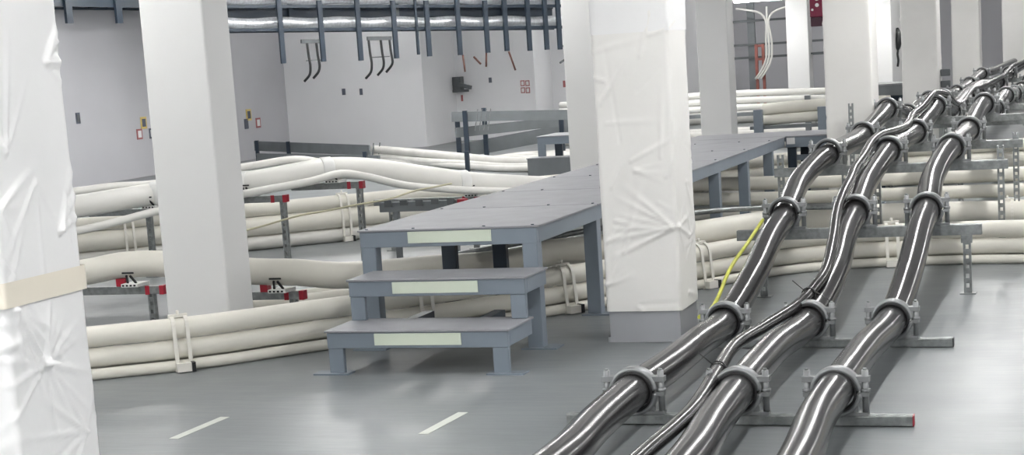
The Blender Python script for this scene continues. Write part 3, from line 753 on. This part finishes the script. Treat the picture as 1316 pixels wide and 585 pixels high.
# ------------------------------------------------------------------ cables under the black cable run, on the right
for (y, z, r, dx), lab in (((14.55, .19, .055, 0), 'lower of two cream cables crossing under the fourth black cable rail'),
                       ((14.62, .315, .06, 0), 'upper of two cream cables crossing under the fourth black cable rail'),
                       ((14.5, .06, .055, 0), 'cream cable on the floor below the pair crossing under the fourth rail')):
    pp = smooth_path([(-3.55, y+.2, z), (-2.9, y+.05, z), (-1.5, y, z), (0, y-.02, z), (3, y-.1, z)], .12)
    solo('white_cable', MB().tube(pp, r, 14), 'cream_jacket', lab, 'cable', pp[0], 'cream cables crossing under the black cable run')
for (y, z, r), lab in (((12.15, .05, .05), 'pale cable on the floor just beyond the front strapped stack'), ((12.5, .05, .05), 'second pale cable on the floor beyond the front strapped stack')):
    pp = smooth_path([(-5.2, y-2.6, z), (-3.9, y-1.2, z), (-2.9, y-.15, z), (-2.0, y+.12, z), (-1, y+.15, z), (0, y+.05, z), (3, y-.1, z)], .12)
    solo('white_cable', MB().tube(pp, r, 14), 'cream_jacket', lab, 'cable', pp[0], 'cream cables crossing under the black cable run')
lp_z = [c for c in [(0, .002, .082)]]
strap(-.72, 'cream strap round the thick cable below the fourth rail post', lp, lp_z, 'cream_plastic', False)

# ------------------------------------------------------------------ far cables right of the platform
for k, (y, z, r) in enumerate(((26, .76, .05), (25.95, .655, .05), (25.9, .55, .05))):
    pp = smooth_path([(-8.6, y+1.5, z-.05), (-6.6, y+.4, z), (-5.2, y, z+.02), (-4.3, y-.1, z), (-2.6, y+.1, z-.05)], .2)
    solo('white_cable', MB().tube(pp, r, 10), 'white_jacket', ['top', 'middle', 'lowest'][k] + ' of three bright cables far behind the platform end', 'cable', pp[0], 'bright cables far behind the platform end')
for k, (y, z, r) in enumerate(((23.5, .625, .085), (23.42, .48, .07))):
    pp = smooth_path([(-4.45, y+.1, z-.02), (-4.0, y, z), (-3.3, y, z+.01), (-2.75, y+.15, z)], .12)
    solo('cable_bundle', MB().tube(pp, r, 16), 'cream_jacket', ['upper', 'lower'][k] + ' wrapped cable bundle end left of the far wrapped column', 'cable bundle', pp[0])
t = thing('cable_rack', 'grey rack holding the wrapped cable bundles behind the platform end', 'rack', (-4.0, 23.4, 0))
for x in (-4.47, -3.6): part('post', MB().box((x-.06, 23.2, 0), (x+.06, 23.28, .62)), 'blue_grey_paint', t)
part('rail', MB().box((-4.6, 23.281, .35), (-2.8, 23.5, .395)), 'rack_grey', t)
t = thing('cable_rack', 'grey rack under the three bright cables far behind the platform', 'rack', (-5.4, 26, 0))
for x in (-6.9, -4.2): part('post', MB().box((x-.04, 25.7, 0), (x+.04, 25.78, .7)), 'rack_grey', t)
part('rail', MB().box((-7.2, 25.781, .44), (-3.2, 26.1, .49)), 'rack_grey', t)
for k, (y, z, r, x1) in enumerate(((27.5, .07, .07, -2.9), (28.6, .07, .07, -3.5), (24.6, .07, .07, -2.7), (21.2, .06, .06, -2.6), (19.6, .06, .06, -2.7), (33, .12, .12, -2), (35, .14, .14, -2))):
    x0 = {24.6: -5.9, 21.2: -4.8, 19.6: -4.3}.get(y, -8.8)
    pp = smooth_path([(x0, y+.55, z), (x0*.6+x1*.4, y+.2, z), (x1-.6, y, z), (x1, y-.1, z)], .25)
    pos = ['fifth', 'sixth', 'fourth', 'third', 'second', 'seventh', 'last'][k]
    solo('white_cable', MB().tube(pp, r, 10), 'dull_jacket', f'dull pale cable across the floor behind the platform, {pos} row going back', 'cable', pp[0], 'dull cables across the far floor')
# far platform seen between the two wrapped columns
t = thing('steel_bench', 'small dark grey steel platform between the far wrapped columns', 'platform', (-2.75, 24, 0))
part('top_plate', MB().box((-3.1, 23.7, .84), (-2.52, 24.5, .86)), 'tread_paint', t)
part('front_beam', MB().box((-3.08, 23.72, .70), (-2.53, 23.76, .838)), 'rack_grey', t)
for x in (-3.08, -2.6): part('leg', MB().box((x, 23.72, 0), (x+.07, 23.76, .70)), 'dark_blue_paint', t)
part('dark_backing', MB().box((-3.08, 24.4, .1), (-2.53, 24.44, .838)), 'dark_blue_paint', t)

# far wall: ladder racks, red frame and drooping cables
t = thing('wall_rack', 'grey wall rack of three thin rails and a post behind the far cables', 'rack', (-7.0, 38, 0))
part('post', MB().box((-7.46, 37.95, 0), (-7.3, 38.05, CEIL)), 'rack_grey', t)
for z in (2.02, 1.5, 1.22): part('rail', MB().box((-8.2, 37.9, z-.025), (-5.2, 37.945, z+.025)), 'device_grey', t)
t = thing('pipe_frame', 'rusty red upright frame in front of the far wall rack', 'frame', (-7.15, 37.7, 0))
for x in (-7.23, -7.08): part('upright', MB().box((x-.03, 37.66, .0), (x+.03, 37.72, 1.5)), 'rust_red', t)
for z in (1.44, 1.15): part('crossbar', MB().box((-7.199, 37.67, z), (-7.111, 37.71, z+.05)), 'rust_red', t)
t = thing('hanging_cables', 'white cables fanning out above and drooping down the far wall rack', 'cable bundle', (-6.95, 37.6, 0))
for k, (dx, tx) in enumerate(((-.06, -.75), (0, 0), (.06, .7))):
    pp = smooth_path([(-6.95+tx*.9, 37.6, 2.30), (-6.95+tx*.6, 37.6, 2.26), (-6.95+tx*.18, 37.6, 2.16), (-6.95+dx*.5, 37.6, 2.0), (-6.93+dx, 37.6, 1.6), (-6.94+dx, 37.6, 1.2), (-7.05+dx, 37.6, .95), (-7.2+dx, 37.6, .75)], .1)
    part('cable', MB().tube(pp, .022, 8), 'white_jacket', t)
t = thing('switch_box', 'small dark box on a bracket below the red hanging box', 'box', (-4.55, 31, 1.3))
part('box', MB().box((-4.62, 30.95, 1.27), (-4.5, 31.05, 1.45)), 'device_grey', t)
part('bracket', MB().box((-4.84, 30.2, 1.27), (-4.62, 31.04, 1.30)), 'device_grey', t)

# red box hung left of the wrapped column
t = thing('hanging_box', 'dark red hanging box with black base between two columns', 'box', (-3.1, 20, 1.64))
x0, x1 = -3.19, -3.0
m = MB().box((x0, 19.94, 1.765), (x1, 20.1, 2.22)); part('casing', m, 'magenta_red', t, bevel=.01)
part('base', MB().box((x0+.005, 19.945, 1.66), (x1+.0, 20.095, 1.7645)), 'maroon', t, bevel=.006)
part('hook', MB().box((x1-.05, 20.0, 1.52), (x1+.01, 20.06, 1.6595)), 'maroon', t, bevel=.006)
part('hanger', MB().cyl((-3.1, 20.02, 2.22), (-3.1, 20.02, CEIL), .012, 8), 'galvanised', t)
m = MB()
for (dx, dz, r) in ((.085, 1.975, .026), (.085, 1.90, .022), (.03, 1.85, .014), (.10, 2.06, .02), (.03, 2.0, .01)):
    m.cyl((x0+dx, 19.9395, dz), (x0+dx, 19.936, dz), r, 12)
part('marks', m, 'sign_white', t, label='small pale marks')

# black handset on the far column
t = thing('handset', 'black wall handset with dangling cord on the far grey column side', 'handset', (-3.12, 28.4, 1.45))
p = smooth_path([(-3.155, 28.4, 1.26), (-3.14, 28.4, 1.36), (-3.135, 28.4, 1.45), (-3.14, 28.4, 1.54), (-3.155, 28.4, 1.62)], .03)
n_ = len(p); part('body', MB().tube(p, [.018 + .032*math.sin(math.pi*i/(n_-1))**.6 for i in range(n_)], 12), 'black_plastic', t)
p = smooth_path([(-3.15, 28.4, 1.26), (-3.16, 28.4, 1.2), (-3.15, 28.4, 1.1), (-3.165, 28.4, 1.0)], .03)
part('cord', MB().tube(p, .018, 8), 'black_plastic', t)
t = thing('cable_lug', 'stack of small dark grey fittings fixed to the far wrapped column edge', 'fitting', (-2.03, 24, .9))
for z in (.78, .93): part('block', MB().box((-2.055, 23.35, z), (-1.93, 23.45, z+.09)), 'device_grey', t, bevel=.01)

# ------------------------------------------------------------------ ladder tray along the stepped wall
A = V((-12.95, 23.55, 2.25)); B = V((-8.75, 28.66, 2.005))
T = (B - A); T3 = T.normalized(); Tn = V((T.y, -T.x, 0)).normalized()   # towards the camera side
t = thing('ladder_tray', 'dark blue ladder tray hung along the stepped wall', 'cable tray', tuple(A))
part('dark_backing', MB().bar(A - Tn*.48 + V((0, 0, .25)), B - Tn*.48 + V((0, 0, .25)), .02, .20), 'dark_blue_paint', t)  # dark sheet standing in for the shadow between the trays
for dz in (0, .36):
    for s in (.0, -.45):
        part('side_rail', MB().bar(A + Tn*s + V((0, 0, dz)), B + Tn*s + V((0, 0, dz)), .03, .05), 'dark_blue_paint', t)
    for k in range(22):
        a = A.lerp(B, (k+.5)/22) + V((0, 0, dz)); part('rung', MB().bar(a - Tn*.016, a - Tn*.434, .03, .025), 'dark_blue_paint', t)
import itertools
HX = [(-12.18, 1.68), (-11.74, 1.67), (-11.32, 1.65), (-10.91, 1.65), (-10.65, 1.69), (-10.52, 1.65), (-10.15, 1.64), (-9.81, 1.65), (-9.57, 1.66), (-9.28, 1.64), (-9.06, 1.64), (-8.89, 1.63)]
for k, (x, z) in enumerate(HX):
    a = A + T*((x - A.x)/T.x)
    w = .035 if k == 4 else .075
    top = V((a.x, a.y, CEIL if k % 2 == 0 or k > 8 else a.z + .45))
    q = a + Tn*.05
    part('hanger', MB().bar((q.x, q.y, z), (q.x, q.y, top.z), w, .05, tuple(Tn)), 'dark_blue_paint', t)
for k, x in enumerate((-11.93, -10.72, -9.95, -9.4)):
    a = A + T*((x - A.x)/T.x) - Tn*.40
    part('hanger', MB().bar((a.x, a.y, a.z - .02), (a.x, a.y, CEIL), .07, .05, tuple(Tn)), 'rack_grey' if k == 1 else 'dark_blue_paint', t)
for dz, w in ((.112, 'lower'), (.49, 'upper')):
    pts = [A + T*f - Tn*.14 + V((0, 0, dz + .012*math.sin(f*40))) for f in [i/60 for i in range(61)]]
    solo('foil_cable', MB().tube(pts, .085 if w == 'lower' else .095, 14), 'foil', f'silver foil wrapped cable lying on the {w} rungs of the ladder tray', 'cable', pts[0], 'foil wrapped cables on the ladder tray')
# hanging cable tails under the tray
def tail_group(x0, xs, zt, zb, lab):
    a = A + T*((x0 - A.x)/T.x) + Tn*.02
    t = thing('cable_tails', lab, 'cable tail', (a.x, a.y, zt))
    part('bracket', MB().bar(a.to_2d().to_3d() + V((0, 0, zt)) - T3*.16, a.to_2d().to_3d() + V((0, 0, zt)) + T3*.16*(1 if len(xs) == 2 else 1.7), .05, .06), 'device_grey', t)
    for k, (dx, cur) in enumerate(xs):
        q = a + T3*dx; z2 = zb + .04*k
        pp = smooth_path([(q.x, q.y, zt-.02), (q.x + .01, q.y, zt-.22), (q.x + .025, q.y, zt-.40), (q.x - .0, q.y, z2 + .10), (q.x - .10, q.y, z2)], .03)
        part('tail', MB().tube(pp, .021, 8), 'black_plastic', t)
    q = a + V((0, 0, 0)); part('spacer', MB().bar((q.x - .1*T3.x, q.y - .1*T3.y, zt-.30), (q.x + .22*T3.x, q.y + .22*T3.y, zt-.30), .015, .015), 'device_grey', t)
tail_group(-11.86, [(-.06, -.02), (.10, .06)], 2.00, 1.38, 'pair of thin dark cable tails hanging under the ladder tray')
tail_group(-11.12, [(-.14, .04), (.08, .02), (.24, .05)], 1.99, 1.36, 'three thin cable tails hanging under the ladder tray')
for x, z0, z1, dx in ((-10.12, 1.64, 1.36, .02), (-9.99, 1.60, 1.47, .12), (-9.83, 1.65, 1.42, -.02), (-9.55, 1.65, 1.33, .1)):
    a = A + T*((x - A.x)/T.x) + Tn*.05
    solo('cable_end', MB().tube([(a.x, a.y, z0), (a.x + dx*.5, a.y, (z0+z1)/2), (a.x + dx, a.y, z1)], .017, 8), 'rust_strip', 'short rusty red cable end dangling below a ladder tray hanger', 'cable end', (a.x, a.y, z0), 'rusty cable ends below the ladder tray')
a = A + T*((-8.86 - A.x)/T.x) + Tn*.08
pp = smooth_path([(a.x, a.y, 1.7), (a.x + .06, a.y, 1.55), (a.x + .03, a.y, 1.47), (a.x - .08, a.y, 1.40)], .03)
solo('cable_end', MB().tube(pp, .018, 8), 'device_grey', 'curved dark cable end at the right end of the ladder tray', 'cable end', pp[0])
# tray by the far left wall
t = thing('ladder_tray', 'dark blue tray under the ceiling on the far left between the first two columns', 'cable tray', (-13.9, 21, 2.65))
part('side_rail', MB().box((-13.95, 19.5, 2.66), (-13.9, 25.5, 2.80)), 'dark_blue_paint', t)
part('side_rail', MB().box((-14.5, 19.5, 2.66), (-14.45, 25.5, 2.80)), 'dark_blue_paint', t)
for k in range(12): part('rung', MB().box((-14.449, 19.7+k*.5, 2.68), (-13.951, 19.76+k*.5, 2.72)), 'dark_blue_paint', t)
for y in (21.3, 22.62, 24.2): part('hanger', MB().box((-13.899, y-.08, 2.42), (-13.86, y+.08, CEIL)), 'dark_blue_paint', t)
pts = [(-14.2, 19.6 + i*.19, 2.80 + .01*math.sin(i*1.3)) for i in range(31)]
solo('foil_cable', MB().tube(pts, .075, 12), 'foil', 'silver foil wrapped cable on the far left tray', 'cable', pts[0])

# ------------------------------------------------------------------ signs and fittings on the walls
def sign_x(y, z, w, h, m, inner, lab):
    w, h = w*.6, h*1.3
    t = thing('wall_sign', lab, 'sign', (-14.89, y, z))
    part('plate', MB().box((-14.9, y-w/2, z-h/2), (-14.89, y+w/2, z+h/2)), m, t)
    if inner: part('panel', MB().box((-14.89, y-w*.3, z-h*.33), (-14.886, y+w*.3, z+h*.33)), inner, t)
def sign_y(x, y, z, w, h, m, inner, lab, group=None):
    t = thing('wall_sign', lab, 'sign', (x, y-.01, z), group)
    part('plate', MB().box((x-w/2, y-.01, z-h/2), (x+w/2, y, z+h/2)), m, t)
    if inner: part('panel', MB().box((x-w*.3, y-.014, z-h*.33), (x+w*.3, y-.01, z+h*.33)), inner, t)
sign_x(22.83, 1.05, .18, .13, 'sign_dark', 'device_grey', 'small dark plate alone on the far left wall between two columns')
sign_x(24.72, .876, .30, .15, 'sign_yellow', 'sign_dark', 'yellow warning sign on the wall just left of the bare column')
sign_x(24.56, .70, .28, .13, 'sign_red', 'sign_white', 'red bordered sign on the wall left of the bare column')
sign_x(24.95, .69, .28, .13, 'sign_dark', 'sign_white', 'dark bordered sign beside the red bordered one')
sign_x(28.40, .82, .32, .16, 'sign_yellow', 'sign_dark', 'yellow warning sign on the wall just right of the bare column')
sign_x(28.75, .655, .30, .14, 'sign_red', 'sign_white', 'red bordered sign on the wall right of the bare column')
sign_x(28.28, .66, .24, .14, 'sign_dark', None, 'dark sign half hidden by right edge of the bare column')
sign_y(-13.68, 30, 1.114, .07, .12, 'sign_dark', None, 'left of two tiny dark plates on the stepped wall below the tray')
sign_y(-13.32, 30, 1.095, .06, .12, 'sign_dark', None, 'right of two tiny dark plates on the stepped wall below the tray')
sign_y(-11.32, 31.7, 1.146, .06, .10, 'sign_dark', None, 'tiny dark plate on the second bay of the stepped wall')
for (x, z), lab in (((-10.66, 1.048), 'upper left'), ((-10.56, 1.043), 'upper right'), ((-10.66, .914), 'lower left'), ((-10.56, .908), 'lower right')):
    sign_y(x, 31.7, z, .085, .11, 'sign_red', 'sign_white', f'{lab} of four small red signs on the stepped wall')
sign_y(-10.16, 32.8, .97, .05, .13, 'sign_red', None, 'small red sign at the far right bay of the stepped wall')
t = thing('wall_device', 'dark grey wall box with a pointing arm on the stepped wall', 'wall device', (-11.97, 31.7, 1.1))
part('box', MB().box((-12.04, 31.5, .98), (-11.87, 31.7, 1.25)), 'device_grey', t, bevel=.01)
part('arm', MB().bar((-11.88, 31.45, 1.10), (-11.62, 31.40, 1.03), .07, .07), 'device_grey', t)
part('plate', MB().box((-12.04, 31.49, .95), (-11.70, 31.5, 1.0)), 'device_grey', t)
sign_y(-11.93, 31.7, .83, .04, .12, 'sign_red', None, 'small faint red tag below the dark wall box')

# ------------------------------------------------------------------ camera
cam = bpy.data.cameras.new('camera'); co = bpy.data.objects.new('camera', cam); COL.objects.link(co)
F = 2200.
cam.sensor_width = 36; cam.sensor_fit = 'HORIZONTAL'; cam.lens = F/1316*36
cam.shift_x = 0; cam.shift_y = (404-292.5)/1316
cam.clip_start = .05; cam.clip_end = 200
co.matrix_world = Matrix(((0.944186744031725, 0.0125244364731242, 0.3291724941209405, 0), (0.3231012946769337, 0.1594305601030539, -0.9328383835816983, 0),
                          (-0.06416343018308161, 0.9871296951243322, 0.14648555980329125, 1.5), (0, 0, 0, 1)))
scene.camera = co

w = bpy.data.worlds.new('World'); scene.world = w; w.use_nodes = True
w.node_tree.nodes['Background'].inputs[0].default_value = (.75, .8, .85, 1); w.node_tree.nodes['Background'].inputs[1].default_value = .1
scene.view_settings.view_transform = 'Standard'; scene.view_settings.look = 'None'
scene.view_settings.exposure = .78; scene.view_settings.gamma = 1; scene.view_settings.use_curve_mapping = False
for o in bpy.data.objects:
    if '_o' in o: del o['_o']
